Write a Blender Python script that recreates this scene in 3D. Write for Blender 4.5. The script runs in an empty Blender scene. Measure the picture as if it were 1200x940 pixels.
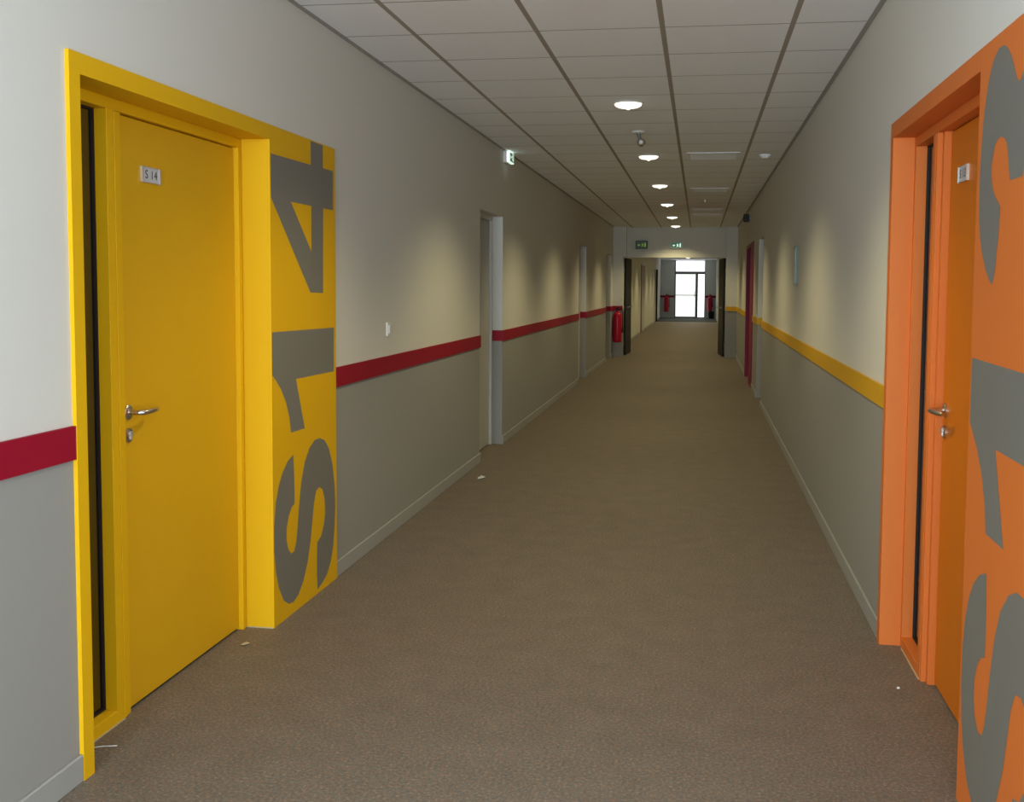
import bpy, bmesh, math, random
from mathutils import Matrix, Vector

random.seed(7)
SC = bpy.context.scene
COL = SC.collection

# ---------------------------------------------------------------- camera
cam_data = bpy.data.cameras.new('camera')
cam = bpy.data.objects.new('camera', cam_data)
COL.objects.link(cam)
PITCH, YAW, ROLL, EYE = 0.0675, -0.1547, 0.0065, 1.4566
fw = Vector((math.sin(YAW) * math.cos(PITCH), math.cos(YAW) * math.cos(PITCH), -math.sin(PITCH)))
rt = Vector((math.cos(YAW), -math.sin(YAW), 0))
up = rt.cross(fw)
r2 = rt * math.cos(ROLL) + up * math.sin(ROLL)
u2 = up * math.cos(ROLL) - rt * math.sin(ROLL)
mw = Matrix.Identity(4)
for i in range(3):
    mw[i][0], mw[i][1], mw[i][2] = r2[i], u2[i], -fw[i]
mw[2][3] = EYE
cam.matrix_world = mw
cam_data.sensor_fit = 'HORIZONTAL'
cam_data.sensor_width = 36.0
cam_data.lens = 1261.4 / 1200 * 36
cam_data.shift_x = (600 - 621.6) / 1200
cam_data.shift_y = -(470 - 419.9) / 1200
cam_data.clip_start = 0.05
cam_data.clip_end = 200
SC.camera = cam

# ---------------------------------------------------------------- world, daylight, exposure
world = bpy.data.worlds.new('daylight')
SC.world = world
world.use_nodes = True
world.node_tree.nodes['Background'].inputs[0].default_value = (0.80, 0.90, 1.0, 1)
world.node_tree.nodes['Background'].inputs[1].default_value = 0.6
SC.view_settings.view_transform = 'Standard'
SC.view_settings.look = 'None'
SC.view_settings.gamma = 1.0
SC.view_settings.use_curve_mapping = False
SC.view_settings.exposure = 0.16


def area_light(name, loc, rot, sx, sy, power, color):
    l = bpy.data.lights.new(name, 'AREA')
    l.shape = 'RECTANGLE'
    l.size, l.size_y, l.energy, l.color = sx, sy, power, color
    o = bpy.data.objects.new(name, l)
    o.location, o.rotation_euler = loc, rot
    COL.objects.link(o)
    return o


# daylight through the glazed end of the corridor behind the viewer, and through the far glazed door
area_light('daylight_near', (-0.5, -5.35, 1.38), (math.radians(90), 0, 0), 2.35, 2.4, 480, (0.76, 0.90, 1.0))
# added light from two made-up side windows, out of view beside the viewer
area_light('added_daylight_left', (-2.12, -0.2, 1.40), (0, math.radians(-90), 0), 2.05, 4.2, 77, (0.78, 0.90, 1.0))
area_light('added_daylight_right', (1.12, -0.2, 1.40), (0, math.radians(90), 0), 2.05, 4.2, 86, (0.78, 0.90, 1.0))
area_light('daylight_far', (-0.45, 50.5, 1.35), (math.radians(-90), 0, 0), 1.3, 2.4, 420, (0.95, 1.0, 0.97))

SPOT_POWER = 70
SPOT_COLOR = (1.0, 0.87, 0.47)

# ---------------------------------------------------------------- dimensions (metres, from the calibrated view)
XL, XR = -1.754, 0.751          # front plane of casings and number panels
SKIN = 0.013                    # casings, strips and baseboards stand this proud of the wall
ZC = 2.675
Y0, YP, YE = -5.2, 22.6, 50.0   # wall behind the viewer, partition with the fire doors, far end wall
WALL_T = 0.26


# ---------------------------------------------------------------- materials
def principled(name, color, rough=0.6, metal=0.0, spec=0.3, noise=0.0, nscale=40.0, bump=0.0, bscale=200.0):
    m = bpy.data.materials.new(name)
    m.use_nodes = True
    nt = m.node_tree
    b = nt.nodes['Principled BSDF']
    b.inputs['Base Color'].default_value = (*color, 1)
    b.inputs['Roughness'].default_value = rough
    b.inputs['Metallic'].default_value = metal
    b.inputs['Specular IOR Level'].default_value = spec
    if noise or bump:
        tc = nt.nodes.new('ShaderNodeTexCoord')
    if noise:
        n = nt.nodes.new('ShaderNodeTexNoise')
        n.inputs['Scale'].default_value = nscale
        n.inputs['Detail'].default_value = 3
        nt.links.new(tc.outputs['Object'], n.inputs['Vector'])
        r = nt.nodes.new('ShaderNodeMapRange')
        r.inputs['To Min'].default_value = 1 - noise
        r.inputs['To Max'].default_value = 1 + noise
        nt.links.new(n.outputs['Fac'], r.inputs['Value'])
        x = nt.nodes.new('ShaderNodeVectorMath')
        x.operation = 'SCALE'
        x.inputs[0].default_value = color
        nt.links.new(r.outputs['Result'], x.inputs['Scale'])
        nt.links.new(x.outputs['Vector'], b.inputs['Base Color'])
    if bump:
        n2 = nt.nodes.new('ShaderNodeTexNoise')
        n2.inputs['Scale'].default_value = bscale
        nt.links.new(tc.outputs['Object'], n2.inputs['Vector'])
        bp = nt.nodes.new('ShaderNodeBump')
        bp.inputs['Strength'].default_value = bump
        bp.inputs['Distance'].default_value = 0.002
        nt.links.new(n2.outputs['Fac'], bp.inputs['Height'])
        nt.links.new(bp.outputs['Normal'], b.inputs['Normal'])
    return m


def emitter(name, color, strength):
    m = bpy.data.materials.new(name)
    m.use_nodes = True
    b = m.node_tree.nodes['Principled BSDF']
    b.inputs['Base Color'].default_value = (*color, 1)
    b.inputs['Emission Color'].default_value = (*color, 1)
    b.inputs['Emission Strength'].default_value = strength
    b.inputs['Roughness'].default_value = 0.4
    return m


def wall_paint():
    """off-white above the strip, grey below it: two paints on one wall, parted at 1 m"""
    m = principled('wall_paint', (0.6, 0.6, 0.6), 0.75, spec=0.3, bump=0.08, bscale=260)
    nt = m.node_tree
    b = nt.nodes['Principled BSDF']
    g = nt.nodes.new('ShaderNodeNewGeometry')
    s = nt.nodes.new('ShaderNodeSeparateXYZ')
    nt.links.new(g.outputs['Position'], s.inputs[0])
    gt = nt.nodes.new('ShaderNodeMath')
    gt.operation = 'GREATER_THAN'
    gt.inputs[1].default_value = 1.0
    nt.links.new(s.outputs['Z'], gt.inputs[0])
    mx = nt.nodes.new('ShaderNodeMix')
    mx.data_type = 'RGBA'
    mx.inputs['A'].default_value = (0.305, 0.295, 0.27, 1)
    mx.inputs['B'].default_value = (0.66, 0.64, 0.575, 1)
    far = nt.nodes.new('ShaderNodeMath')
    far.operation = 'GREATER_THAN'
    far.inputs[1].default_value = 22.7        # beyond the fire doors the wall is one colour
    nt.links.new(s.outputs['Y'], far.inputs[0])
    mxf = nt.nodes.new('ShaderNodeMath')
    mxf.operation = 'MAXIMUM'
    nt.links.new(gt.outputs[0], mxf.inputs[0])
    nt.links.new(far.outputs[0], mxf.inputs[1])
    nt.links.new(mxf.outputs[0], mx.inputs['Factor'])
    nt.links.new(mx.outputs['Result'], b.inputs['Base Color'])
    return m


def carpet():
    m = principled('carpet', (0.18, 0.14, 0.11), 0.62, spec=0.28)
    nt = m.node_tree
    b = nt.nodes['Principled BSDF']
    tc = nt.nodes.new('ShaderNodeTexCoord')
    fine = nt.nodes.new('ShaderNodeTexNoise')
    fine.inputs['Scale'].default_value = 95
    fine.inputs['Detail'].default_value = 6
    fine.inputs['Roughness'].default_value = 0.75
    coarse = nt.nodes.new('ShaderNodeTexNoise')
    coarse.inputs['Scale'].default_value = 7
    coarse.inputs['Detail'].default_value = 5
    nt.links.new(tc.outputs['Object'], fine.inputs['Vector'])
    nt.links.new(tc.outputs['Object'], coarse.inputs['Vector'])
    cr = nt.nodes.new('ShaderNodeValToRGB')
    e = cr.color_ramp.elements
    e[0].position, e[0].color = 0.30, (0.088, 0.070, 0.056, 1)
    e[1].position, e[1].color = 0.72, (0.37, 0.28, 0.19, 1)
    k = cr.color_ramp.elements.new(0.52)
    k.color = (0.166, 0.134, 0.106, 1)
    nt.links.new(fine.outputs['Fac'], cr.inputs['Fac'])
    r = nt.nodes.new('ShaderNodeMapRange')
    r.inputs['From Min'].default_value = 0.3
    r.inputs['From Max'].default_value = 0.7
    r.inputs['To Min'].default_value = 0.92
    r.inputs['To Max'].default_value = 1.08
    nt.links.new(coarse.outputs['Fac'], r.inputs['Value'])
    x = nt.nodes.new('ShaderNodeVectorMath')
    x.operation = 'SCALE'
    nt.links.new(cr.outputs['Color'], x.inputs[0])
    nt.links.new(r.outputs['Result'], x.inputs['Scale'])
    # yarns of slightly different hue
    hue = nt.nodes.new('ShaderNodeTexNoise')
    hue.inputs['Scale'].default_value = 48
    hue.inputs['Detail'].default_value = 4
    nt.links.new(tc.outputs['Object'], hue.inputs['Vector'])
    hr = nt.nodes.new('ShaderNodeValToRGB')
    he = hr.color_ramp.elements
    he[0].position, he[0].color = 0.38, (0.93, 1.02, 1.06, 1)
    he[1].position, he[1].color = 0.62, (1.09, 0.98, 0.92, 1)
    nt.links.new(hue.outputs['Fac'], hr.inputs['Fac'])
    mu = nt.nodes.new('ShaderNodeVectorMath')
    mu.operation = 'MULTIPLY'
    nt.links.new(x.outputs['Vector'], mu.inputs[0])
    nt.links.new(hr.outputs['Color'], mu.inputs[1])
    nt.links.new(mu.outputs['Vector'], b.inputs['Base Color'])
    bp = nt.nodes.new('ShaderNodeBump')
    bp.inputs['Strength'].default_value = 0.15
    bp.inputs['Distance'].default_value = 0.002
    nt.links.new(fine.outputs['Fac'], bp.inputs['Height'])
    nt.links.new(bp.outputs['Normal'], b.inputs['Normal'])
    return m


def glass_dark():
    m = principled('dark_glass', (0.05, 0.035, 0.03), 0.04, spec=1.0)
    b = m.node_tree.nodes['Principled BSDF']
    b.inputs['Transmission Weight'].default_value = 0.85
    b.inputs['IOR'].default_value = 1.95
    return m


M = dict(
    wall=wall_paint(),
    carpet=carpet(),
    tile=principled('ceiling_tile', (0.90, 0.91, 0.93), 0.9, spec=0.2, noise=0.03, nscale=60, bump=0.15, bscale=400),
    bar=principled('ceiling_bar', (0.36, 0.315, 0.27), 0.6),
    joint=principled('ceiling_joint', (0.30, 0.27, 0.24), 0.7),
    edge=principled('ceiling_edge', (0.36, 0.345, 0.32), 0.6),
    slab=principled('slab', (0.12, 0.115, 0.11), 0.9),
    base=principled('baseboard', (0.34, 0.335, 0.315), 0.45),
    red=principled('red_strip', (0.30, 0.006, 0.022), 0.5, spec=0.15),
    gold=principled('yellow_strip', (0.66, 0.36, 0.015), 0.5, spec=0.15),
    yellow=principled('yellow_paint', (0.74, 0.415, 0.005), 0.5, spec=0.16, bump=0.05, bscale=350),
    yellow_leaf=principled('yellow_leaf', (0.68, 0.37, 0.008), 0.48, spec=0.18, noise=0.03, nscale=5),
    orange=principled('orange_paint', (0.66, 0.170, 0.032), 0.5, spec=0.16, bump=0.05, bscale=350),
    orange_leaf=principled('orange_leaf', (0.62, 0.165, 0.006), 0.48, spec=0.18, noise=0.03, nscale=5),
    magenta=principled('magenta_paint', (0.24, 0.022, 0.055), 0.5, spec=0.15),
    magenta_leaf=principled('magenta_leaf', (0.13, 0.010, 0.03), 0.5, spec=0.15),
    dkred=principled('dark_red_paint', (0.25, 0.012, 0.02), 0.42),
    digit=principled('grey_lettering', (0.185, 0.175, 0.150), 0.5),
    white=principled('white_paint', (0.66, 0.65, 0.62), 0.5),
    doorwhite=principled('door_white', (0.42, 0.41, 0.385), 0.45),
    frame_white=principled('frame_white', (0.62, 0.61, 0.58), 0.45),
    steel=principled('brushed_steel', (0.62, 0.58, 0.52), 0.25, metal=1.0),
    dark=principled('dark_leaf', (0.016, 0.014, 0.014), 0.5, spec=0.15),  # near-black base puts the backlit shade of the fire doors into the colour
    black=principled('black_plastic', (0.012, 0.012, 0.012), 0.4),
    rubber=principled('rubber', (0.02, 0.014, 0.012), 0.6),
    glass=glass_dark(),
    plate=principled('plate_face', (0.55, 0.54, 0.54), 0.4),
    ink=principled('ink', (0.02, 0.02, 0.025), 0.5),
    alu=principled('aluminium', (0.72, 0.68, 0.62), 0.35, metal=0.6),
    plastic=principled('white_plastic', (0.75, 0.74, 0.70), 0.35),
    grey_metal=principled('grey_frame', (0.16, 0.17, 0.165), 0.4, metal=0.3),
    endwall=principled('end_wall_paint', (0.58, 0.61, 0.58), 0.7),
    mat=principled('mat', (0.05, 0.055, 0.055), 0.8, noise=0.1, nscale=80),
    ext_red=principled('extinguisher_red', (0.48, 0.006, 0.03), 0.28),
    bowl=emitter('lamp_glass', (1.0, 0.92, 0.80), 1.5),
    sign_white=emitter('lit_diffuser', (0.85, 1.0, 0.90), 0.75),
    sign_green=emitter('lit_green', (0.03, 0.20, 0.09), 0.25),
    sign_lime=emitter('lit_lime', (0.25, 0.45, 0.02), 0.28),
    sign_dkgreen=emitter('dim_green', (0.015, 0.035, 0.003), 0.2),
    frost=emitter('bright_frosted_glass', (0.93, 1.0, 0.95), 0.95),
    sky_pane=emitter('bright_clear_glass', (1.0, 1.0, 1.0), 1.8),
    acrylic=principled('acrylic', (0.10, 0.17, 0.14), 0.2),
    paper=principled('paper', (0.70, 0.70, 0.66), 0.6),
    room=principled('room_paint', (0.10, 0.09, 0.08), 0.8),
    caulk=principled('sealant', (0.50, 0.42, 0.26), 0.6),
)


# ---------------------------------------------------------------- mesh helpers
class MB:
    def __init__(s):
        s.v, s.f, s.mi, s.mats = [], [], [], []

    def m(s, mat):
        if mat not in s.mats:
            s.mats.append(mat)
        return s.mats.index(mat)

    def box(s, x0, x1, y0, y1, z0, z1, mat):
        x0, x1 = sorted((x0, x1)); y0, y1 = sorted((y0, y1)); z0, z1 = sorted((z0, z1))
        n = len(s.v)
        s.v += [(x0, y0, z0), (x1, y0, z0), (x1, y1, z0), (x0, y1, z0), (x0, y0, z1), (x1, y0, z1), (x1, y1, z1), (x0, y1, z1)]
        for f in ((0, 3, 2, 1), (4, 5, 6, 7), (0, 1, 5, 4), (1, 2, 6, 5), (2, 3, 7, 6), (3, 0, 4, 7)):
            s.f.append(tuple(n + i for i in f)); s.mi.append(s.m(mat))
        return s

    def lathe(s, prof, mat, origin=(0, 0, 0), axis='Z', seg=24):
        """profile [(radius, height)] spun about an axis"""
        n = len(s.v)
        for r, h in prof:
            for k in range(seg):
                a = 2 * math.pi * k / seg
                c, d = r * math.cos(a), r * math.sin(a)
                p = (c, d, h) if axis == 'Z' else ((h, c, d) if axis == 'X' else (d, h, c))
                s.v.append(tuple(p[i] + origin[i] for i in range(3)))
        for i in range(len(prof) - 1):
            for k in range(seg):
                a, b = n + i * seg + k, n + i * seg + (k + 1) % seg
                s.f.append((a, b, b + seg, a + seg)); s.mi.append(s.m(mat))
        for i, rev in ((0, True), (len(prof) - 1, False)):
            if prof[i][0] > 1e-6:
                loop = [n + i * seg + k for k in range(seg)]
                s.f.append(tuple(reversed(loop) if rev else loop)); s.mi.append(s.m(mat))
        return s

    def tube(s, pts, rad, mat, seg=12):
        pts = [Vector(p) for p in pts]
        rads = rad if isinstance(rad, (list, tuple)) else [rad] * len(pts)
        n = len(s.v)
        ref = None
        for i, p in enumerate(pts):
            t = (pts[min(i + 1, len(pts) - 1)] - pts[max(i - 1, 0)]).normalized()
            if ref is None:
                ref = t.orthogonal().normalized()
            a = (ref - t * ref.dot(t)).normalized()
            ref = a
            b = t.cross(a)
            for k in range(seg):
                q = 2 * math.pi * k / seg
                s.v.append(tuple(p + (a * math.cos(q) + b * math.sin(q)) * rads[i]))
        for i in range(len(pts) - 1):
            for k in range(seg):
                a, b = n + i * seg + k, n + i * seg + (k + 1) % seg
                s.f.append((a, b, b + seg, a + seg)); s.mi.append(s.m(mat))
        s.f.append(tuple(n + k for k in reversed(range(seg)))); s.mi.append(s.m(mat))
        s.f.append(tuple(n + (len(pts) - 1) * seg + k for k in range(seg))); s.mi.append(s.m(mat))
        return s

    def poly(s, pts, mat):
        n = len(s.v)
        s.v += list(pts)
        s.f.append(tuple(range(n, n + len(pts)))); s.mi.append(s.m(mat))
        return s

    def mesh(s, name, smooth=False, bevel=0.0):
        me = bpy.data.meshes.new(name)
        me.from_pydata(s.v, [], s.f)
        for mt in s.mats:
            me.materials.append(M[mt])
        me.polygons.foreach_set('material_index', s.mi)
        bm = bmesh.new()
        bm.from_mesh(me)
        bmesh.ops.recalc_face_normals(bm, faces=bm.faces)
        if bevel:
            bmesh.ops.bevel(bm, geom=list(bm.edges), offset=bevel, segments=1, affect='EDGES', clamp_overlap=True)
        bm.to_mesh(me)
        bm.free()
        if smooth:
            me.polygons.foreach_set('use_smooth', [True] * len(me.polygons))
            me.set_sharp_from_angle(angle=math.radians(40))
        return me

    def build(s, name, parent=None, smooth=False, bevel=0.0, loc=None):
        """link as one object; coordinates are world ones, shifted so that the object's origin is loc or the parent's"""
        o = bpy.data.objects.new(name, s.mesh(name, smooth, bevel))
        COL.objects.link(o)
        base = Vector(loc) if loc else Vector((0, 0, 0))
        if loc:
            o.data.transform(Matrix.Translation(-base))
        if parent is not None:
            o.parent = parent
            o.matrix_parent_inverse = Matrix.Identity(4)
            o.location = base - world_loc(parent)
        else:
            o.location = base
        return o


def world_loc(o):
    p = Vector((0, 0, 0))
    while o is not None:
        p = p + o.location
        o = o.parent
    return p


def tag(o, label=None, cat=None, group=None, kind=None):
    if label: o['label'] = label
    if cat: o['category'] = cat
    if group: o['group'] = group
    if kind: o['kind'] = kind
    return o


def empty(name, loc, label=None, cat=None, group=None, kind=None):
    o = bpy.data.objects.new(name, None)
    o.location = loc
    o.empty_display_size = 0.1
    COL.objects.link(o)
    return tag(o, label, cat, group, kind)


def copy_tree(o, parent=None, offset=None):
    c = o.copy()
    COL.objects.link(c)
    c.parent = parent
    if offset is not None:
        c.location = Vector(o.location) + Vector(offset)
    for ch in list(o.children):
        copy_tree(ch, c)
    return c


def add_part(mb, name, parent, at=None, **kw):
    return mb.build(name, parent, loc=at if at is not None else tuple(world_loc(parent)), **kw)


class Side:
    """maps (depth into the wall, distance along the corridor, height) to world; depth 0 is the casing front"""
    def __init__(s, sign):
        s.sign = sign
        s.x0 = XL if sign < 0 else XR

    def x(s, d):
        return s.x0 + s.sign * d

    def box(s, mb, d0, d1, y0, y1, z0, z1, mat):
        return mb.box(s.x(d0), s.x(d1), y0, y1, z0, z1, mat)


LEFT, RIGHT = Side(-1), Side(1)

# ---------------------------------------------------------------- openings (y0, y1, top)
SO_Y, SO_O = 1.427, 1.395        # far edge of the opening inside each coloured door set, from its outer casing edge
YELLOW0, ORANGE0, MAGENTA0 = 2.825, 4.54, 17.86
WHITE_L = [(8.63, 9.655), (15.95, 16.99), (20.72, 21.80)]
WHITE_R = [(13.35, 14.40)]
FAR_RED = (33.5, 35.6)
FAR_DARK = (43.2, 44.9)
open_left = [(YELLOW0 + 0.042, YELLOW0 + SO_Y + 0.012, 2.062)] + [(a, b, 2.075) for a, b in WHITE_L] + [(FAR_RED[0], FAR_RED[1], 2.12), (FAR_DARK[0], FAR_DARK[1], 2.12)]
open_right = [(ORANGE0 - SO_O - 0.012, ORANGE0 - 0.042, 2.062), (WHITE_R[0][0], WHITE_R[0][1], 2.075), (MAGENTA0 - SO_O - 0.012, MAGENTA0 - 0.042, 2.062)]


ADDED_SIDE_WIN = (-2.3, 1.9, 0.35, 2.45)  # side openings added out of view to let in softer daylight


def wall_side(name, side, openings):
    mb = MB()
    a, b, z0, z1 = ADDED_SIDE_WIN
    side.box(mb, SKIN, WALL_T, Y0, a, 0, 2.85, 'wall')
    side.box(mb, SKIN, WALL_T, a, b, 0, z0, 'wall')
    side.box(mb, SKIN, WALL_T, a, b, z1, 2.85, 'wall')
    y = b
    for a, b, t in sorted(openings):
        side.box(mb, SKIN, WALL_T, y, a, 0, 2.85, 'wall')
        side.box(mb, SKIN, WALL_T, a, b, t, 2.85, 'wall')
        y = b
    side.box(mb, SKIN, WALL_T, y, YE + 0.2, 0, 2.85, 'wall')
    return tag(mb.build(name), kind='structure')


wall_side('wall_left', LEFT, open_left)
wall_side('wall_right', RIGHT, open_right)

floor = tag(MB().box(XL - WALL_T - 0.2, XR + WALL_T + 0.2, Y0 - 0.3, YE + 0.2, -0.12, 0, 'carpet').build('floor'), kind='structure')

# end wall behind the viewer with a big glazed opening
mb = MB()
WX0, WX1, WZ0, WZ1 = -1.70, 0.70, 0.12, 2.62
mb.box(XL - 0.3, WX0, Y0 - 0.2, Y0, 0, 2.85, 'wall')
mb.box(WX1, XR + 0.3, Y0 - 0.2, Y0, 0, 2.85, 'wall')
mb.box(WX0, WX1, Y0 - 0.2, Y0, 0, WZ0, 'wall')
mb.box(WX0, WX1, Y0 - 0.2, Y0, WZ1, 2.85, 'wall')
tag(mb.build('wall_behind_viewer'), kind='structure')
win = empty('window_1', (-0.5, Y0 - 0.05, WZ0), kind='structure')
mb = MB()
for x in (WX0, -0.525, WX1 - 0.05):
    mb.box(x, x + 0.05, Y0 - 0.08, Y0 - 0.02, WZ0, WZ1, 'frame_white')
mb.box(WX0 + 0.05, WX1 - 0.05, Y0 - 0.075, Y0 - 0.025, WZ0, WZ0 + 0.05, 'frame_white')
mb.box(WX0 + 0.05, WX1 - 0.05, Y0 - 0.075, Y0 - 0.025, WZ1 - 0.05, WZ1, 'frame_white')
add_part(mb, 'window_frame', win)

for n, side in ((2, LEFT), (3, RIGHT)):  # frames and sills of the added, unseen side windows
    a, b, z0, z1 = ADDED_SIDE_WIN
    win = empty('window_%d' % n, (side.x(0.2), (a + b) / 2, z0), kind='structure')
    mb = MB()
    for k in range(4):
        yy = a + (b - a - 0.05) * k / 3
        side.box(mb, 0.17, 0.23, yy, yy + 0.05, z0, z1, 'frame_white')
        if k < 3:
            for zz in (z0, z1 - 0.05):
                side.box(mb, 0.175, 0.225, yy + 0.05, yy + (b - a - 0.05) / 3, zz, zz + 0.05, 'frame_white')
    add_part(mb, 'window_frame', win)
    mb = MB()
    side.box(mb, -0.02, 0.17, a, b, z0 - 0.001, z0 + 0.02, 'white')
    add_part(mb, 'window_sill', win)

# ---------------------------------------------------------------- ceiling: slab, runners, every tile
ceiling = tag(MB().box(XL - 0.3, XR + 0.3, Y0 - 0.3, YE + 0.2, ZC + 0.022, ZC + 0.2, 'slab').build('ceiling', loc=(0, 0, ZC)), kind='structure')
WLX, WRX = LEFT.x(SKIN), RIGHT.x(SKIN)
RUN = [-1.391 + 0.6 * k for k in range(4)]
for x in RUN:
    add_part(MB().box(x - 0.0125, x + 0.0125, Y0, YP, ZC - 0.0005, ZC + 0.022, 'bar'), 'ceiling_runner', ceiling)
# plain ceiling beyond the fire doors and behind the viewer
add_part(MB().box(WLX, WRX, YP + 0.12, YE, ZC, ZC + 0.02, 'tile'), 'far_ceiling', ceiling)
ROW0 = 4.599 - 0.6 * 6
add_part(MB().box(WLX, WRX, Y0, ROW0, ZC + 0.001, ZC + 0.005, 'tile'), 'near_ceiling', ceiling)
cuts = [WLX + 0.02] + RUN + [WRX - 0.02]
tile_meshes = []
for k in range(5):
    a = cuts[k] + (0.0125 if k else 0.0)
    b = cuts[k + 1] - (0.0125 if k < 4 else 0.0)
    t = MB().box(-(b - a) / 2, (b - a) / 2, -0.2965, 0.2965, 0, 0.02, 'tile')
    tile_meshes.append(((a + b) / 2, t.mesh('ceiling_tile')))
r = 0
while ROW0 + 0.6 * (r + 1) <= YP + 0.05:
    for cx, me in tile_meshes:
        o = bpy.data.objects.new('ceiling_tile', me)
        COL.objects.link(o)
        o.parent = ceiling
        o.location = (cx, ROW0 + 0.6 * r + 0.3, 0.0)
    if r:
        add_part(MB().box(WLX + 0.024, WRX - 0.024, ROW0 + 0.6 * r - 0.0045, ROW0 + 0.6 * r + 0.0045, ZC - 0.0004, ZC + 0.006, 'joint'), 'cross_bar', ceiling)
    r += 1
for n, (x0, x1) in enumerate(((WLX, WLX + 0.024), (WRX - 0.024, WRX))):
    tag(MB().box(x0, x1, Y0, YP, ZC - 0.004, ZC + 0.004, 'edge').build('trim_%d' % (n + 1)), kind='structure')


# ---------------------------------------------------------------- baseboards and coloured strips between the openings
def runs(skips, y0, y1):
    out, y = [], y0
    for a, b in sorted(skips):
        if a > y and y < y1:
            out.append((y, min(a, y1)))
        y = max(y, b)
    if y < y1:
        out.append((y, y1))
    return out


skipB = [(ADDED_SIDE_WIN[0], ADDED_SIDE_WIN[1])]
skipL = [(YELLOW0, YELLOW0 + SO_Y + 0.806)] + WHITE_L + [FAR_RED, FAR_DARK, (YP - 0.02, YP + 0.16)]
skipR = [(ORANGE0 - SO_O - 0.806, ORANGE0), WHITE_R[0], (MAGENTA0 - SO_O - 0.806, MAGENTA0), (YP - 0.02, YP + 0.16)]
for nm, side, skip in (('baseboard_left', LEFT, skipL), ('baseboard_right', RIGHT, skipR)):
    mb = MB()
    for a, b in runs(skip, Y0, YE):
        side.box(mb, 0.001, SKIN, a, b, 0, 0.08, 'base')
    tag(mb.build(nm, bevel=0.003), kind='structure')
for nm, side, skip, mat, z0, z1 in (('trim_3', LEFT, skipL, 'red', 0.950, 1.047), ('trim_4', RIGHT, skipR, 'gold', 0.963, 1.053)):
    mb = MB()
    for a, b in runs(skip + skipB, Y0, YP):
        side.box(mb, 0.002, SKIN, a, b, z0, z1, mat)
    # the strip turns into the far reveals of the white doors
    for a, b in (WHITE_L if side is LEFT else WHITE_R):
        side.box(mb, 0.002, 0.112, b - 0.004, b, z0, z1, mat)
    tag(mb.build(nm), kind='structure')


# ---------------------------------------------------------------- lever handle, name plate
def lever_handle(side, parent, d, y, z, toward):
    """rose on the leaf face at depth d, neck towards the corridor, lever along the leaf (toward = +1 or -1 in y)"""
    s = side.sign
    x = lambda k: side.x(d - k)
    mb = MB()
    mb.lathe([(0.0, 0.0), (0.026, 0.0), (0.026, 0.006), (0.022, 0.010), (0.012, 0.011), (0.0, 0.011)], 'steel', (0, 0, 0), 'X', 24)
    mb.v = [(x(0) - s * px, y + py, z + pz) for px, py, pz in mb.v]
    t = toward
    pts = [(x(0.008), y, z), (x(0.040), y, z), (x(0.052), y + t * 0.006, z), (x(0.058), y + t * 0.018, z), (x(0.059), y + t * 0.05, z + 0.001),
           (x(0.055), y + t * 0.085, z + 0.001), (x(0.047), y + t * 0.112, z), (x(0.038), y + t * 0.128, z - 0.001)]
    mb.tube(pts, [0.009, 0.009, 0.0095, 0.0095, 0.0095, 0.0095, 0.009, 0.008], 'steel', 14)
    a = add_part(mb, 'lever_handle', parent, at=(x(0), y, z), smooth=True)
    a['label'] = 'polished steel lever handle on a round rose'
    mb = MB()
    mb.lathe([(0.0, 0.0), (0.025, 0.0), (0.025, 0.006), (0.021, 0.009), (0.0, 0.009)], 'steel', (0, 0, 0), 'X', 24)
    mb.lathe([(0.0085, 0.009), (0.0085, 0.015), (0.0, 0.015)], 'alu', (0, 0, 0.006), 'X', 14)
    mb.box(0.009, 0.0135, -0.004, 0.004, -0.014, 0.002, 'alu')
    mb.box(0.015, 0.0155, -0.0012, 0.0012, 0.001, 0.011, 'ink')
    mb.v = [(x(0) - s * px, y + py, z - 0.078 + pz) for px, py, pz in mb.v]
    k = add_part(mb, 'lock_escutcheon', parent, at=(x(0), y, z - 0.078), smooth=True)
    k['label'] = 'round steel lock plate with key cylinder'


def text_mesh(name, body, size, mat):
    cu = bpy.data.curves.new(name, 'FONT')
    cu.body = body
    cu.size = size
    cu.extrude = 0.0004
    cu.align_x, cu.align_y = 'CENTER', 'CENTER'
    cu.space_character = 1.15
    to = bpy.data.objects.new(name, cu)
    COL.objects.link(to)
    dg = bpy.context.evaluated_depsgraph_get()
    me = bpy.data.meshes.new_from_object(to.evaluated_get(dg))
    bpy.data.objects.remove(to)
    me.materials.clear()
    me.materials.append(M[mat])
    return me


def name_plate(side, parent, d, y, z, body):
    s = side.sign
    w, h = 0.064, 0.027
    mb = MB()
    side.box(mb, d - 0.006, d, y - w + 0.004, y + w - 0.004, z - h + 0.003, z + h - 0.003, 'plate')
    for e in (-1, 1):
        side.box(mb, d - 0.009, d, y + e * w, y + e * (w - 0.009), z - h, z + h, 'alu')
    side.box(mb, d - 0.008, d, y - w + 0.009, y + w - 0.009, z - h, z - h + 0.0035, 'alu')
    side.box(mb, d - 0.008, d, y - w + 0.009, y + w - 0.009, z + h - 0.0035, z + h, 'alu')
    me = text_mesh('room_number', body, 0.042, 'ink')
    rot = Matrix(((0, 0, 1), (1, 0, 0), (0, 1, 0))) if s < 0 else Matrix(((0, 0, -1), (-1, 0, 0), (0, 1, 0)))
    off = Vector((side.x(d - 0.0063), y, z))
    n = len(mb.v)
    for v in me.vertices:
        mb.v.append(tuple(rot @ v.co + off))
    for p in me.polygons:
        mb.f.append(tuple(n + i for i in p.vertices)); mb.mi.append(mb.m('ink'))
    o = add_part(mb, 'name_plate', parent, at=(side.x(d), y, z))
    o['label'] = 'small metal name plate lettered ' + body.replace(' ', '')
    return o


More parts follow.
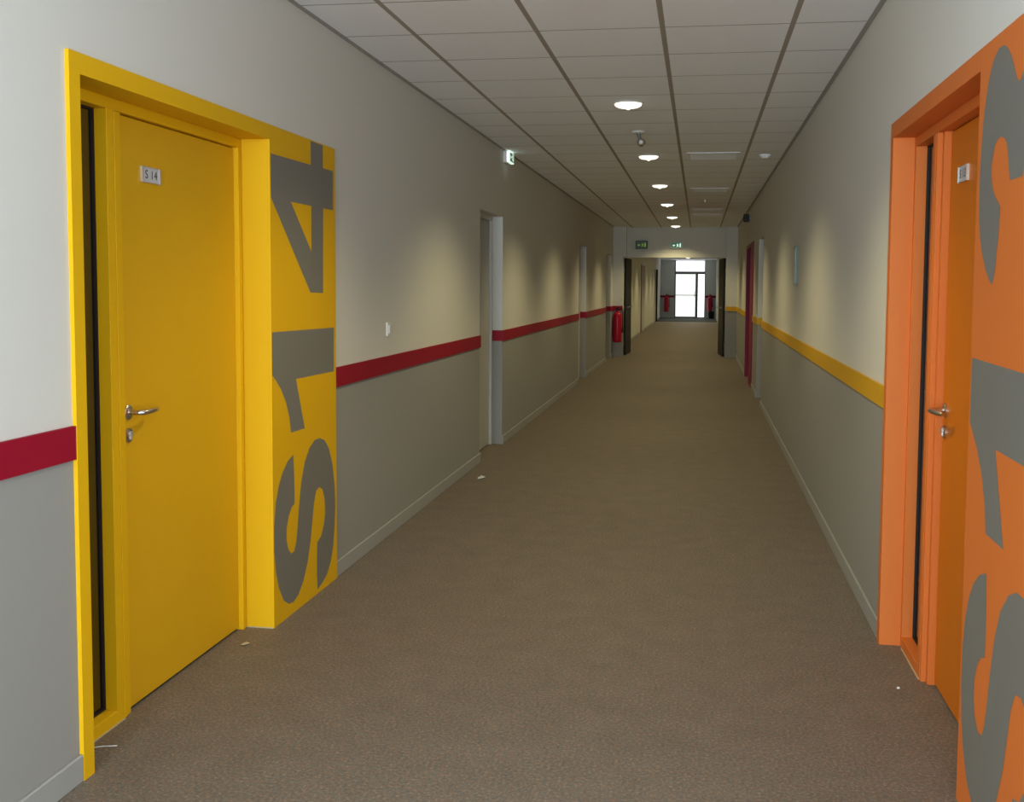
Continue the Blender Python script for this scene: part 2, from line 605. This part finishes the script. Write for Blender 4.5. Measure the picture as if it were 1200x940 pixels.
# ---------------------------------------------------------------- coloured door set with a sidelight
def door_set(name, side, u0, sg, so, f, lf, paint, leafpaint, plate, label):
    """u0: outer casing edge by the sidelight, sg: direction along the corridor, so: end of the opening, f/lf: depth of frame/leaf"""
    Y = lambda s: u0 + sg * s
    B = lambda mb, d0, d1, s0, s1, z0, z1, mat: side.box(mb, d0, d1, Y(s0), Y(s1), z0, z1, mat)
    root = empty(name, (side.x(f), Y((0.054 + so) / 2), 0), label, 'door', None, 'structure')
    HB, HT, CT = 2.013, 2.050, 2.110
    mb = MB()
    B(mb, 0, SKIN, 0, 0.054, 0, CT, paint)
    B(mb, 0, SKIN, 0.054, so, HT, CT, paint)
    add_part(mb, 'casing', root)
    mb = MB()
    B(mb, SKIN, 0.25, 0.042, 0.054, 0, HT, paint)
    B(mb, SKIN - 0.0015, 0.25, so, so + 0.012, 0, HT, paint)
    B(mb, SKIN, 0.25, 0.042, so + 0.012, HT, HT + 0.012, paint)
    add_part(mb, 'reveal_lining', root)
    mb = MB()
    B(mb, f, f + 0.075, 0.054, so, HB, HT, paint)                       # head
    B(mb, f, f + 0.075, 0.054, 0.082, 0, HB, paint)                     # outer stile
    B(mb, f, f + 0.075, 0.398, 0.440, 0, HB, paint)                     # mullion, stepped towards the leaf
    B(mb, f + 0.004, f + 0.075, 0.440, 0.446, 0, HB, paint)
    B(mb, f + 0.001, f + 0.075, 0.446, 0.462, 0, HB, paint)
    B(mb, lf - (0.011 if side is LEFT else 0.024), f + 0.075, 0.462, 0.492, 0, HB, paint)
    B(mb, f, f + 0.075, so - 0.012, so, 0, HB, paint)                   # stile by the hinges
    B(mb, lf - 0.020, f + 0.075, so - 0.040, so - 0.012, 0, HB, paint)
    B(mb, f, f + 0.075, 0.082, 0.398, 0, 0.045, paint)                  # bottom rail of the sidelight
    add_part(mb, 'frame', root, bevel=0.0015)
    gl = MB()
    B(gl, f + 0.050, f + 0.056, 0.082, 0.398, 0.045, HB, 'glass')
    add_part(gl, 'sidelight_glass', root)['label'] = 'narrow dark glass strip of the sidelight'
    mb = MB()
    for s0, s1, z0, z1 in ((0.082, 0.089, 0.045, HB), (0.391, 0.398, 0.045, HB), (0.089, 0.391, 0.045, 0.052), (0.089, 0.391, HB - 0.007, HB)):
        B(mb, f + 0.042, f + 0.050, s0, s1, z0, z1, 'rubber')
    add_part(mb, 'glazing_gasket', root)
    mb = MB()
    B(mb, lf, lf + 0.042, 0.4935, so - 0.0415, 0.010, HB - 0.004, leafpaint)
    leaf = add_part(mb, 'door_leaf', root, at=(side.x(lf), Y((0.4935 + so - 0.0415) / 2), 0.010), bevel=0.002)
    lever_handle(side, leaf, lf, Y(0.524 if side is LEFT else 0.539), 1.022, sg)
    if plate:
        name_plate(side, leaf, lf, Y(0.699), 1.829 if side is LEFT else 1.842, plate)
    mb = MB()
    B(mb, 0.004, f, so - 0.003, so, 0, 0.004, 'caulk')
    B(mb, f - 0.004, f, 0.09, 0.44, 0, 0.003, 'caulk')
    add_part(mb, 'sealant_bead', root)
    return root


door_set('door_1', LEFT, YELLOW0, 1, SO_Y, 0.122, 0.139, 'yellow', 'yellow_leaf', 'S 14', 'yellow door with yellow frame and dark glass sidelight, number plate S14')
door_set('door_2', RIGHT, ORANGE0, -1, SO_O, 0.083, 0.126, 'orange', 'orange_leaf', 'S 13', 'orange door with orange frame and sidelight beside the grey S13')
door_set('door_7', RIGHT, MAGENTA0, -1, SO_O, 0.083, 0.126, 'magenta', 'magenta_leaf', None, 'dark magenta door far along the right wall')

# dark unlit rooms behind the sidelights
for nm, side, a, b in (('wall_room_1', LEFT, 2.3, 5.6), ('wall_room_2', RIGHT, 2.0, 5.2), ('wall_room_3', RIGHT, 15.2, 18.6)):
    mb = MB()
    d0, d1, z1, t = WALL_T, WALL_T + 2.2, 2.7, 0.1
    side.box(mb, d1, d1 + t, a, b, 0, z1, 'room')
    side.box(mb, d0, d1, a - t, a, 0, z1, 'room')
    side.box(mb, d0, d1, b, b + t, 0, z1, 'room')
    side.box(mb, d0, d1, a, b, z1, z1 + t, 'room')
    side.box(mb, d0, d1, a, b, -t, 0, 'room')
    tag(mb.build(nm), kind='structure')

# ---------------------------------------------------------------- number panels with the big turned digits (painted letters)
S_OUT = [(4.484,0.707),(4.493,0.608),(4.496,0.527),(4.495,0.487),(4.459,0.476),(4.424,0.444),(4.400,0.396),(4.398,0.344),(4.416,0.300),(4.450,0.272),(4.486,0.274),(4.510,0.308),(4.529,0.376),(4.548,0.462),(4.577,0.566),(4.621,0.649),(4.686,0.708),(4.751,0.733),(4.818,0.733),(4.886,0.714),(4.947,0.664),(4.997,0.578),(5.025,0.475),(5.032,0.364),(5.021,0.267),(4.999,0.172),(4.960,0.103),(4.908,0.057),(4.846,0.035),(4.777,0.020),(4.770,0.094),(4.772,0.170),(4.776,0.245),(4.828,0.262),(4.870,0.310),(4.888,0.364),(4.881,0.433),(4.854,0.482),(4.813,0.502),(4.768,0.493),(4.737,0.443),(4.718,0.372),(4.690,0.275),(4.649,0.182),(4.597,0.113),(4.534,0.066),(4.474,0.049),(4.415,0.058),(4.358,0.090),(4.308,0.157),(4.277,0.235),(4.260,0.334),(4.262,0.435),(4.280,0.526),(4.314,0.596),(4.360,0.648),(4.418,0.687)]
ONE = [(4.257,1.255),(5.027,1.246),(5.022,1.033),(4.524,1.038),(4.626,0.805),(4.461,0.807),(4.443,0.877),(4.403,0.950),(4.349,1.009),(4.294,1.052),(4.257,1.076)]
FOUR = [[(4.262,1.993),(4.728,1.997),(4.887,1.999),(5.027,2.000),(5.024,1.813),(4.886,1.8125),(4.730,1.812),(4.480,1.812),(4.262,1.812)],
        [(4.728,1.997),(4.728,2.105),(4.887,2.105),(4.887,1.999)],
        [(4.730,1.812),(4.886,1.8125),(4.878,1.415),(4.712,1.418),(4.728,1.604)], [(4.262,1.812),(4.480,1.812),(4.728,1.604),(4.712,1.418)]]
HALF3 = [(2.780,1.956),(2.797,1.973),(2.819,2.001),(2.847,2.032),(2.882,2.057),(2.917,2.071),(2.963,2.072),(3.003,2.057),(3.035,2.029),(3.059,1.996),(3.076,1.957),(3.092,1.913),(3.101,1.868),(3.106,1.822),(3.111,1.791),(3.111,1.744),(3.110,1.693),(3.104,1.645),(3.087,1.593),(3.064,1.554),(3.024,1.510),(2.983,1.479),(2.950,1.466),(2.935,1.486),(2.924,1.512),(2.919,1.545),(2.907,1.585),(2.902,1.633),(2.899,1.664),(2.919,1.676),(2.955,1.696),(2.980,1.720),(2.994,1.752),(2.995,1.782),(2.983,1.803),(2.969,1.826),(2.945,1.838),(2.915,1.842),(2.880,1.833),(2.858,1.817),(2.848,1.794),(2.839,1.772),(2.829,1.742),(2.820,1.722)]
UC = 2.768
THREE = HALF3 + [(2 * UC - u, z) for u, z in reversed(HALF3)]


def digit(side, parent, name, polys):
    mb = MB()
    for poly in polys:
        mb.poly([(side.x(-0.0006), u, z) for u, z in poly], 'digit')
    me_o = add_part(mb, name, parent)
    bm = bmesh.new()
    bm.from_mesh(me_o.data)
    bmesh.ops.triangulate(bm, faces=bm.faces, ngon_method='BEAUTY')
    want = -side.sign
    for fc in bm.faces:
        if fc.normal.x * want < 0:
            fc.normal_flip()
    bm.to_mesh(me_o.data)
    bm.free()
    return me_o


flip = lambda pts: [(7.388 - u, z + 0.01) for u, z in pts]
p1 = empty('number_panel', (LEFT.x(0.006), 4.656, 0), 'yellow wall panel with huge sideways grey S14 beside the yellow door', 'sign')
add_part(LEFT.box(MB(), 0, SKIN - 0.0015, YELLOW0 + SO_Y + 0.001, YELLOW0 + SO_Y + 0.805, 0, 2.11, 'yellow'), 'panel', p1)
digit(LEFT, p1, 'letter', [S_OUT])
digit(LEFT, p1, 'digit', [ONE])
digit(LEFT, p1, 'digit', FOUR)
p2 = empty('number_panel', (RIGHT.x(0.006), 2.742, 0), 'orange wall panel with huge sideways grey S13 beside the orange door', 'sign')
add_part(RIGHT.box(MB(), 0, SKIN - 0.0015, ORANGE0 - SO_O - 0.001, ORANGE0 - SO_O - 0.805, 0, 2.11, 'orange'), 'panel', p2)
digit(RIGHT, p2, 'letter', [flip(S_OUT)])
digit(RIGHT, p2, 'digit', [flip(ONE)])
digit(RIGHT, p2, 'digit', [THREE])
p3 = empty('number_panel', (RIGHT.x(0.006), MAGENTA0 - SO_O - 0.4, 0), 'dark magenta wall panel beside the magenta door far along the right wall', 'sign')
add_part(RIGHT.box(MB(), 0, SKIN - 0.0015, MAGENTA0 - SO_O - 0.001, MAGENTA0 - SO_O - 0.805, 0, 2.11, 'magenta'), 'panel', p3)


# ---------------------------------------------------------------- plain white doors set back in the wall
def plain_door(name, side, a, b, label, toward=1, leafmat='doorwhite', framemat='frame_white', top=2.075, d=0.105):
    root = empty(name, (side.x(d), (a + b) / 2, 0), label, 'door', None, 'structure')
    mb = MB()
    side.box(mb, d, d + 0.07, a, a + 0.04, 0, top, framemat)
    side.box(mb, d, d + 0.07, b - 0.04, b, 0, top, framemat)
    side.box(mb, d, d + 0.07, a + 0.04, b - 0.04, top - 0.04, top, framemat)
    add_part(mb, 'frame', root, bevel=0.002)
    mb = MB()
    side.box(mb, d + 0.022, d + 0.062, a + 0.043, b - 0.043, 0.008, top - 0.043, leafmat)
    leaf = add_part(mb, 'door_leaf', root, at=(side.x(d + 0.022), (a + b) / 2, 0.008), bevel=0.002)
    lever_handle(side, leaf, d + 0.022, a + 0.10 if toward > 0 else b - 0.10, 1.02, toward)
    return root


plain_door('door_3', LEFT, *WHITE_L[0], 'pale door set back in the left wall, nearest after the yellow panel')
plain_door('door_4', LEFT, *WHITE_L[1], 'pale door set back midway along the left wall, second from the yellow panel')
plain_door('door_5', LEFT, *WHITE_L[2], 'pale door in the left wall just before the fire extinguisher')
plain_door('door_6', RIGHT, *WHITE_R[0], 'pale door set back in the right wall before the magenta door', -1)
plain_door('door_8', LEFT, *FAR_RED, 'dark red framed door on the left wall beyond the fire doors', 1, 'white', 'white', 2.12)
plain_door('door_9', LEFT, *FAR_DARK, 'dark framed grey door on the left near the far end wall', 1, 'endwall', 'dark', 2.12)
mb = MB()
LEFT.box(mb, -0.012, SKIN, FAR_RED[0] - 0.25, FAR_RED[0], 0, 2.12, 'dkred')
LEFT.box(mb, -0.02, SKIN, FAR_RED[0], FAR_RED[1], 2.12, 2.18, 'white')
add_part(mb, 'casing', bpy.data.objects['door_8'])
mb = MB()
LEFT.box(mb, -0.06, SKIN, FAR_DARK[1], FAR_DARK[1] + 0.08, 0, 2.15, 'dark')
add_part(mb, 'casing', bpy.data.objects['door_9'])

# ---------------------------------------------------------------- partition with the fire doors
OX0, OX1, OZ = -1.56, 0.54, 2.055
PX0, PX1 = -1.50, 0.53
mb = MB()
mb.box(WLX, OX0, YP - 0.25, YP + 0.14, 0, ZC, 'wall')
mb.box(OX1, WRX, YP - 0.25, YP + 0.14, 0, ZC, 'wall')
mb.box(OX0, PX0, YP - 0.25, YP + 0.14, OZ, ZC, 'wall')
mb.box(PX0, OX1, YP, YP + 0.14, OZ, ZC, 'wall')
tag(mb.build('wall_middle'), kind='structure')
tag(MB().box(WLX + 0.011, OX0, YP - 0.261, YP - 0.25, 0.950, 1.047, 'red').build('trim_5'), kind='structure')
tag(MB().box(OX1, WRX - 0.011, YP - 0.261, YP - 0.25, 0.963, 1.053, 'gold').build('trim_6'), kind='structure')


def fire_door(name, x, sx, ang, label):
    """leaf hinged at the opening edge and swung open into the far corridor"""
    root = empty(name, (x, YP + 0.10, 0), label, 'door', None, 'structure')
    w, t = 0.98, 0.045
    mb = MB().box(0 if sx > 0 else -t, t if sx > 0 else 0, 0.005, w, 0.01, OZ - 0.012, 'dark')
    leaf = MB.build(mb, 'door_leaf', root, bevel=0.003)
    leaf.location = (0, 0, 0)
    s = sx
    mb = MB()
    for z in (0.25, 1.0, 1.8):
        mb.lathe([(0.009, z - 0.05), (0.009, z + 0.05)], 'steel', (0, 0.0, 0), 'Z', 10)
    h = MB.build(mb, 'hinge', root)
    h.location = (0, 0, 0)
    mb = MB().box((t if s > 0 else -t - 0.03), (t + 0.03 if s > 0 else -t), w - 0.72, w - 0.10, 1.0, 1.03, 'grey_metal')
    b = MB.build(mb, 'push_bar', leaf)
    b.location = (0, 0, 0)
    root.rotation_euler[2] = ang
    return root


fire_door('door_10', OX0, 1, -math.radians(3), 'dark fire door leaf standing open on the left of the passage')
fire_door('door_11', OX1, -1, math.radians(4.5), 'dark fire door leaf standing open on the right of the passage')

# ---------------------------------------------------------------- far end wall with the bright glazed door
DX0, DX1, DZ1 = -1.12, 0.27, 2.66
mb = MB()
mb.box(WLX, DX0, YE, YE + 0.2, 0, ZC, 'endwall')
mb.box(DX1, WRX, YE, YE + 0.2, 0, ZC, 'endwall')
tag(mb.build('wall_back'), kind='structure')
gd = empty('door_12', ((DX0 + DX1) / 2, YE + 0.05, 0), 'bright glazed door with transom and side pane at the far end', 'door', None, 'structure')
mb = MB()
fy0, fy1 = YE + 0.02, YE + 0.09
mb.box(DX0, DX0 + 0.06, fy0, fy1, 0, DZ1, 'grey_metal')
mb.box(DX1 - 0.03, DX1, fy0, fy1, 0, DZ1, 'grey_metal')
mb.box(-0.17, -0.05, fy0, fy1, 0, 2.02, 'grey_metal')
mb.box(DX0 + 0.06, DX1 - 0.03, fy0, fy1, 2.02, 2.15, 'grey_metal')
mb.box(DX0 + 0.06, DX1 - 0.03, fy0, fy1, DZ1 - 0.03, DZ1, 'grey_metal')
mb.box(DX0 + 0.06, -0.17, fy0, fy1, 0, 0.08, 'grey_metal')
mb.box(-0.05, DX1 - 0.03, fy0, fy1, 0, 0.06, 'grey_metal')
mb.box(DX0 + 0.06, -0.17, fy0 + 0.01, fy1, 1.04, 1.08, 'alu')
add_part(mb, 'frame', gd)
for nm, x0, x1, z0, z1, mt in (('door_pane', DX0 + 0.06, -0.17, 0.08, 2.02, 'frost'), ('side_pane', -0.05, DX1 - 0.03, 0.06, 2.02, 'sky_pane'), ('transom_pane', DX0 + 0.06, DX1 - 0.03, 2.15, DZ1 - 0.03, 'sky_pane')):
    add_part(MB().box(x0, x1, fy0 + 0.03, fy0 + 0.04, z0, z1, mt), nm, gd)
add_part(MB().tube([(-0.20, fy0 + 0.005, 0.95), (-0.20, fy0 - 0.05, 0.97), (-0.20, fy0 - 0.05, 1.23), (-0.20, fy0 + 0.005, 1.25)], 0.014, 'steel', 8), 'pull_handle', gd)
tag(MB().box(WLX + 0.02, WRX - 0.02, 45.0, YE - 0.02, 0, 0.012, 'mat').build('entrance_mat', loc=(-0.5, 47.5, 0)), 'dark grey entrance mat across the floor at the far glazed door', 'mat')
mb = MB()
mb.box(WLX, DX0, YE - 0.011, YE, 0.95, 1.047, 'red')
mb.box(DX1, WRX, YE - 0.011, YE, 0.95, 1.047, 'red')
tag(mb.build('trim_7'), kind='structure')


# ---------------------------------------------------------------- fire extinguishers
def extinguisher(loc, label, scale=1.0):
    """back towards +y wall, hung by a bracket; loc is the bottom centre"""
    root = empty('fire_extinguisher', loc, label, 'fire extinguisher')
    mb = MB().lathe([(0.0, 0.0), (0.070, 0.0), (0.082, 0.012), (0.085, 0.03), (0.085, 0.46), (0.078, 0.51), (0.055, 0.545), (0.028, 0.56), (0.024, 0.585), (0.0, 0.585)], 'ext_red', loc, 'Z', 24)
    add_part(mb, 'cylinder', root, smooth=True)
    x, y, z = loc
    mb = MB().lathe([(0.0, 0.585), (0.026, 0.585), (0.026, 0.635), (0.0, 0.635)], 'black', loc, 'Z', 14)
    mb.tube([(x, y, z + 0.63), (x, y - 0.05, z + 0.66), (x, y - 0.12, z + 0.655)], [0.012, 0.011, 0.009], 'ext_red', 8)
    mb.tube([(x, y, z + 0.60), (x, y - 0.06, z + 0.60), (x, y - 0.12, z + 0.585)], [0.011, 0.010, 0.008], 'black', 8)
    add_part(mb, 'valve_head', root, smooth=True)
    mb = MB().tube([(x + 0.02, y, z + 0.61), (x + 0.075, y - 0.01, z + 0.62), (x + 0.098, y - 0.02, z + 0.54), (x + 0.100, y - 0.02, z + 0.35), (x + 0.098, y - 0.02, z + 0.18)], [0.009, 0.009, 0.009, 0.009, 0.016], 'black', 10)
    add_part(mb, 'hose', root, smooth=True)
    mb = MB().box(x - 0.03, x + 0.03, y + 0.086, y + 0.115, z + 0.30, z + 0.56, 'steel')
    add_part(mb, 'wall_bracket', root)
    if scale != 1.0:
        root.scale = (scale,) * 3
    return root


extinguisher((-1.655, YP - 0.375, 0.30), 'red fire extinguisher hung low on the left pilaster before the fire doors', 1.12)
extinguisher((-1.47, YE - 0.14, 0.30), 'red fire extinguisher on the far end wall, left of the bright door', 1.25)
extinguisher((0.50, YE - 0.14, 0.30), 'red fire extinguisher on the far end wall, right of the bright door', 1.25)
root = empty('waste_bin', (0.56, YE - 0.75, 0.012), 'small black waste bin on the mat right of the far door', 'bin')
mb = MB().lathe([(0.0, 0.012), (0.12, 0.012), (0.15, 0.33), (0.157, 0.34), (0.150, 0.345), (0.140, 0.335), (0.112, 0.03), (0.0, 0.03)], 'black', (0.56, YE - 0.75, 0), 'Z', 20)
add_part(mb, 'bin_body', root, smooth=True)

# ---------------------------------------------------------------- exit signs
def pictogram(mb, P, mat):
    """running figure, arrow and doorway drawn in sign coordinates (0..1 across, 0..0.5 up); P maps them to the face"""
    shapes = [
        [(0.08, 0.22), (0.20, 0.08), (0.20, 0.17), (0.34, 0.17), (0.34, 0.27), (0.20, 0.27), (0.20, 0.36)],
        [(0.56, 0.40), (0.60, 0.44), (0.64, 0.40), (0.60, 0.36)],
        [(0.48, 0.34), (0.60, 0.36), (0.64, 0.20), (0.56, 0.18)],
        [(0.56, 0.18), (0.64, 0.20), (0.56, 0.05), (0.46, 0.04)],
        [(0.60, 0.20), (0.66, 0.18), (0.76, 0.10), (0.72, 0.06)],
        [(0.60, 0.35), (0.72, 0.28), (0.70, 0.24), (0.60, 0.30)],
        [(0.80, 0.04), (0.93, 0.04), (0.93, 0.46), (0.80, 0.46)],
    ]
    for sh in shapes:
        mb.poly([P(a, b) for a, b in sh], mat)


# on the left wall, under the ceiling
ey0, ey1, ez0, ez1 = 9.66, 9.90, 2.566, 2.670
root = empty('exit_sign', (LEFT.x(SKIN), (ey0 + ey1) / 2, ez0), 'lit green exit sign on the left wall just under the ceiling', 'exit sign')
add_part(LEFT.box(MB(), -0.018, SKIN, ey0, ey1, ez0, ez1, 'plastic'), 'housing', root, bevel=0.003)
mb = MB()
LEFT.box(mb, -0.046, -0.018, ey0 + 0.004, ey1 - 0.004, ez0 + 0.004, ez1 - 0.004, 'sign_white')
add_part(mb, 'lit_diffuser', root, bevel=0.004)
add_part(LEFT.box(MB(), -0.048, -0.046, ey0 + 0.02, ey1 - 0.02, ez0 + 0.014, ez1 - 0.014, 'sign_green'), 'legend_plate', root)
mb = MB()
pictogram(mb, lambda a, b: (LEFT.x(-0.0485), ey0 + 0.025 + a * 0.19, ez0 + 0.017 + b * 0.16), 'sign_white')
add_part(mb, 'pictogram', root)
# two over the fire doors
for cx, cz, w, h, face, fig, lab in ((-1.196, 2.315, 0.25, 0.165, 'sign_dkgreen', 'sign_lime', 'dark green exit sign over the left fire door'),
                                     (-0.473, 2.308, 0.25, 0.125, 'sign_green', 'sign_white', 'bright exit sign with white figures over the middle of the passage')):
    root = empty('exit_sign', (cx, YP, cz - h / 2), lab, 'exit sign')
    add_part(MB().box(cx - w / 2, cx + w / 2, YP - 0.05, YP, cz - h / 2, cz + h / 2, 'black' if face == 'sign_dkgreen' else 'plastic'), 'housing', root, bevel=0.004)
    add_part(MB().box(cx - w / 2 + 0.012, cx + w / 2 - 0.012, YP - 0.053, YP - 0.05, cz - h / 2 + 0.012, cz + h / 2 - 0.012, face), 'legend_plate', root)
    mb = MB()
    k = (w - 0.05)
    pictogram(mb, lambda a, b: (cx - w / 2 + 0.025 + a * k, YP - 0.0535, cz - 0.045 + b * 0.18), fig)
    add_part(mb, 'pictogram', root)

# ---------------------------------------------------------------- ceiling downlights
SX = -0.487
spot_y = [4.35, 7.28, 10.22, 13.15, 16.17, 19.13, 21.93, 25.0, 28.0, 31.0, 34.0, 37.0, 40.0, 43.0, 46.0]  # those past the fire doors are added, unseen, to brighten the far corridor
first = None
for i, y in enumerate(spot_y):
    if i == 0:
        loc = (SX, y, ZC)
        first = empty('ceiling_downlight', loc, 'x', 'downlight', 'ceiling downlights')
        mb = MB().lathe([(0.086, 0.004), (0.100, 0.002), (0.104, -0.002), (0.102, -0.007), (0.092, -0.009), (0.085, -0.006), (0.086, 0.004)], 'white', loc, 'Z', 28)
        add_part(mb, 'rim', first, smooth=True)
        mb = MB().lathe([(0.0, 0.0), (0.084, 0.0), (0.090, -0.014), (0.087, -0.020), (0.068, -0.030), (0.058, -0.032), (0.040, -0.028), (0.022, -0.032), (0.015, -0.042), (0.006, -0.047), (0.0, -0.0475)], 'bowl', loc, 'Z', 28)
        add_part(mb, 'glass_bowl', first, smooth=True)
        root = first
    else:
        root = copy_tree(first, None, (0, y - spot_y[0], 0))
    l = bpy.data.lights.new('downlight_lamp', 'SPOT')
    l.energy = SPOT_POWER
    l.color = SPOT_COLOR
    l.spot_size = math.radians(130)
    l.spot_blend = 0.75
    l.shadow_soft_size = 0.04
    lo = bpy.data.objects.new('downlight_lamp', l)
    COL.objects.link(lo)
    lo.location = (SX, y, ZC - 0.06)
    root['label'] = [
        'round ceiling downlight nearest the viewer, above the door level',
        'large lit glass downlight nearest in view, before the hanging sensor',
        'lit glass downlight just beyond the hanging sensor, second in view',
        'third lit downlight in the ceiling row',
        'fourth lit downlight in the ceiling row',
        'fifth lit downlight in the ceiling row',
        'last lit downlight right before the wall over the fire doors',
        'first added downlight in the ceiling past the fire doors',
        'second added downlight in the ceiling past the fire doors',
        'third added downlight in the ceiling past the fire doors',
        'fourth added downlight in the ceiling past the fire doors',
        'fifth added downlight in the ceiling past the fire doors',
        'sixth added downlight in the ceiling past the fire doors',
        'seventh added downlight in the ceiling past the fire doors',
        'last added downlight of the row, over the mat at the far glazed door'][i]

# ---------------------------------------------------------------- small ceiling fittings
root = empty('ceiling_sensor', (-0.485, 8.62, ZC), 'small shiny swivel head on a stalk under the ceiling between two downlights', 'sensor')
add_part(MB().lathe([(0.0, 0.0), (0.05, 0.0), (0.05, -0.008), (0.042, -0.014), (0.0, -0.014)], 'plastic', (-0.495, 8.62, ZC), 'Z', 20), 'ceiling_plate', root, smooth=True)
add_part(MB().tube([(-0.493, 8.62, ZC - 0.012), (-0.488, 8.62, ZC - 0.040), (-0.478, 8.615, ZC - 0.062)], [0.016, 0.012, 0.009], 'grey_metal', 10), 'stalk', root, smooth=True)
add_part(MB().lathe([(0.0, 0.034), (0.016, 0.031), (0.028, 0.022), (0.034, 0.006), (0.034, -0.006), (0.028, -0.022), (0.016, -0.031), (0.0, -0.034)], 'steel', (-0.470, 8.61, ZC - 0.088), 'Z', 20), 'head', root, smooth=True)
add_part(MB().lathe([(0.0, -0.040), (0.012, -0.038), (0.018, -0.030), (0.018, -0.024)], 'plastic', (-0.470, 8.61, ZC - 0.088), 'Y', 16), 'lens', root, smooth=True)

root = empty('smoke_detector', (0.580, 10.25, ZC), 'small pale round detector on the ceiling close to the right wall', 'smoke detector')
add_part(MB().lathe([(0.0, 0.0), (0.052, 0.0), (0.052, -0.010), (0.046, -0.016), (0.0, -0.016)], 'tile', (0.580, 10.25, ZC), 'Z', 24), 'base', root, smooth=True)
add_part(MB().lathe([(0.040, -0.016), (0.036, -0.026), (0.026, -0.032), (0.0, -0.034)], 'tile', (0.580, 10.25, ZC), 'Z', 24), 'sensing_dome', root, smooth=True)

vents = [(10.30, 'nearest ceiling vent'), (13.88, 'second ceiling vent'), (17.50, 'third ceiling vent'), (18.70, 'farthest ceiling vent')]
v0 = None
for i, (y, lab) in enumerate(vents):
    x0, x1 = 0.109 - 0.24, 0.109 + 0.24
    if i == 0:
        v0 = empty('ceiling_vent', (0.109, y, ZC), None, 'vent', 'square ceiling vents')
        mb = MB()
        mb.box(x0, x1, y - 0.28, y - 0.25, ZC - 0.007, ZC, 'tile')
        mb.box(x0, x1, y + 0.25, y + 0.28, ZC - 0.003, ZC, 'tile')
        mb.box(x0, x0 + 0.03, y - 0.25, y + 0.25, ZC - 0.003, ZC, 'tile')
        mb.box(x1 - 0.03, x1, y - 0.25, y + 0.25, ZC - 0.003, ZC, 'tile')
        add_part(mb, 'vent_frame', v0, bevel=0.001)
        for k in range(8):
            yy = y - 0.22 + k * 0.0628
            add_part(MB().box(x0 + 0.03, x1 - 0.03, yy, yy + 0.050, ZC - 0.002, ZC - 0.0005, 'tile'), 'slat', v0)
        r = v0
    else:
        r = copy_tree(v0, None, (0, y - vents[0][0], 0))
    r['label'] = 'flat pale square ' + lab + ' to the right of the downlights'

root = empty('sprinkler_head', (0.06, 15.4, ZC), 'tiny sprinkler head on the ceiling between the far vents', 'sprinkler')
add_part(MB().lathe([(0.0, 0.0), (0.03, 0.0), (0.028, -0.006), (0.010, -0.008), (0.008, -0.03), (0.016, -0.032), (0.016, -0.036), (0.0, -0.036)], 'steel', (0.06, 15.4, ZC), 'Z', 14), 'rose', root, smooth=True)

# ---------------------------------------------------------------- wall fittings
root = empty('light_switch', (LEFT.x(SKIN), 6.0, 1.20), 'small white switch on the left wall above the red strip', 'switch')
add_part(LEFT.box(MB(), 0.004, SKIN, 5.96, 6.04, 1.16, 1.24, 'plastic'), 'plate', root, bevel=0.002)
add_part(LEFT.box(MB(), -0.001, 0.004, 5.98, 6.02, 1.175, 1.225, 'plastic'), 'rocker', root, bevel=0.001)

root = empty('notice_frame', (RIGHT.x(SKIN), 8.80, 1.48), 'thin green edged notice frame on the right wall above the yellow strip', 'notice')
add_part(RIGHT.box(MB(), -0.004, SKIN, 8.69, 8.91, 1.48, 1.78, 'acrylic'), 'backing', root)
add_part(RIGHT.box(MB(), -0.006, -0.004, 8.71, 8.89, 1.50, 1.76, 'paper'), 'sheet', root)

root = empty('alarm_sounder', (RIGHT.x(SKIN), 17.0, 2.44), 'small black box high on the right wall near the ceiling', 'alarm')
add_part(MB().box(0.655, 0.745, 16.95, 17.05, 2.455, 2.575, 'black'), 'housing', root, bevel=0.012)
add_part(MB().box(0.745, RIGHT.x(SKIN), 16.97, 17.03, 2.48, 2.55, 'grey_metal'), 'bracket', root)
add_part(MB().lathe([(0.0, 0.0), (0.036, 0.0), (0.030, 0.008), (0.0, 0.006)], 'rubber', (0.70, 16.94, 2.515), 'Y', 16), 'speaker_cone', root, smooth=True)

# ---------------------------------------------------------------- litter on the carpet
def scrap(name, pts, label, cat, mat='paper'):
    mb = MB()
    x, y = pts[0][0], pts[0][1]
    n = len(pts)
    mb.poly([(a, b, 0.004 + c) for a, b, c in pts], mat)
    o = mb.build(name, loc=(x, y, 0.0))
    m = o.modifiers.new('thickness', 'SOLIDIFY')
    m.thickness = 0.003
    return tag(o, label, cat)


scrap('paper_scrap', [(-1.62, 7.86, 0), (-1.585, 7.87, 0.008), (-1.575, 7.93, 0.003), (-1.61, 7.95, 0.010), (-1.63, 7.90, 0.002)], 'white paper scrap on the carpet by the left baseboard', 'scrap')
mb = MB().tube([(-1.853, 3.032, 0.003), (-1.825, 3.045, 0.004), (-1.785, 3.058, 0.003)], 0.0018, 'paper', 6)
tag(mb.build('thread', loc=(-1.82, 3.045, 0)), 'short white thread on the carpet before the yellow sidelight', 'thread')
scrap('plaster_crumb', [(-1.80, 4.02, 0), (-1.785, 4.012, 0.002), (-1.772, 4.04, 0.002), (-1.79, 4.05, 0.001)], 'pale plaster smear on the carpet before the yellow door', 'crumb', 'caulk')
scrap('plaster_crumb', [(0.735, 3.985, 0), (0.745, 3.985, 0.002), (0.745, 3.997, 0.003), (0.735, 3.995, 0.001)], 'tiny pale crumb on the carpet before the orange door', 'crumb')
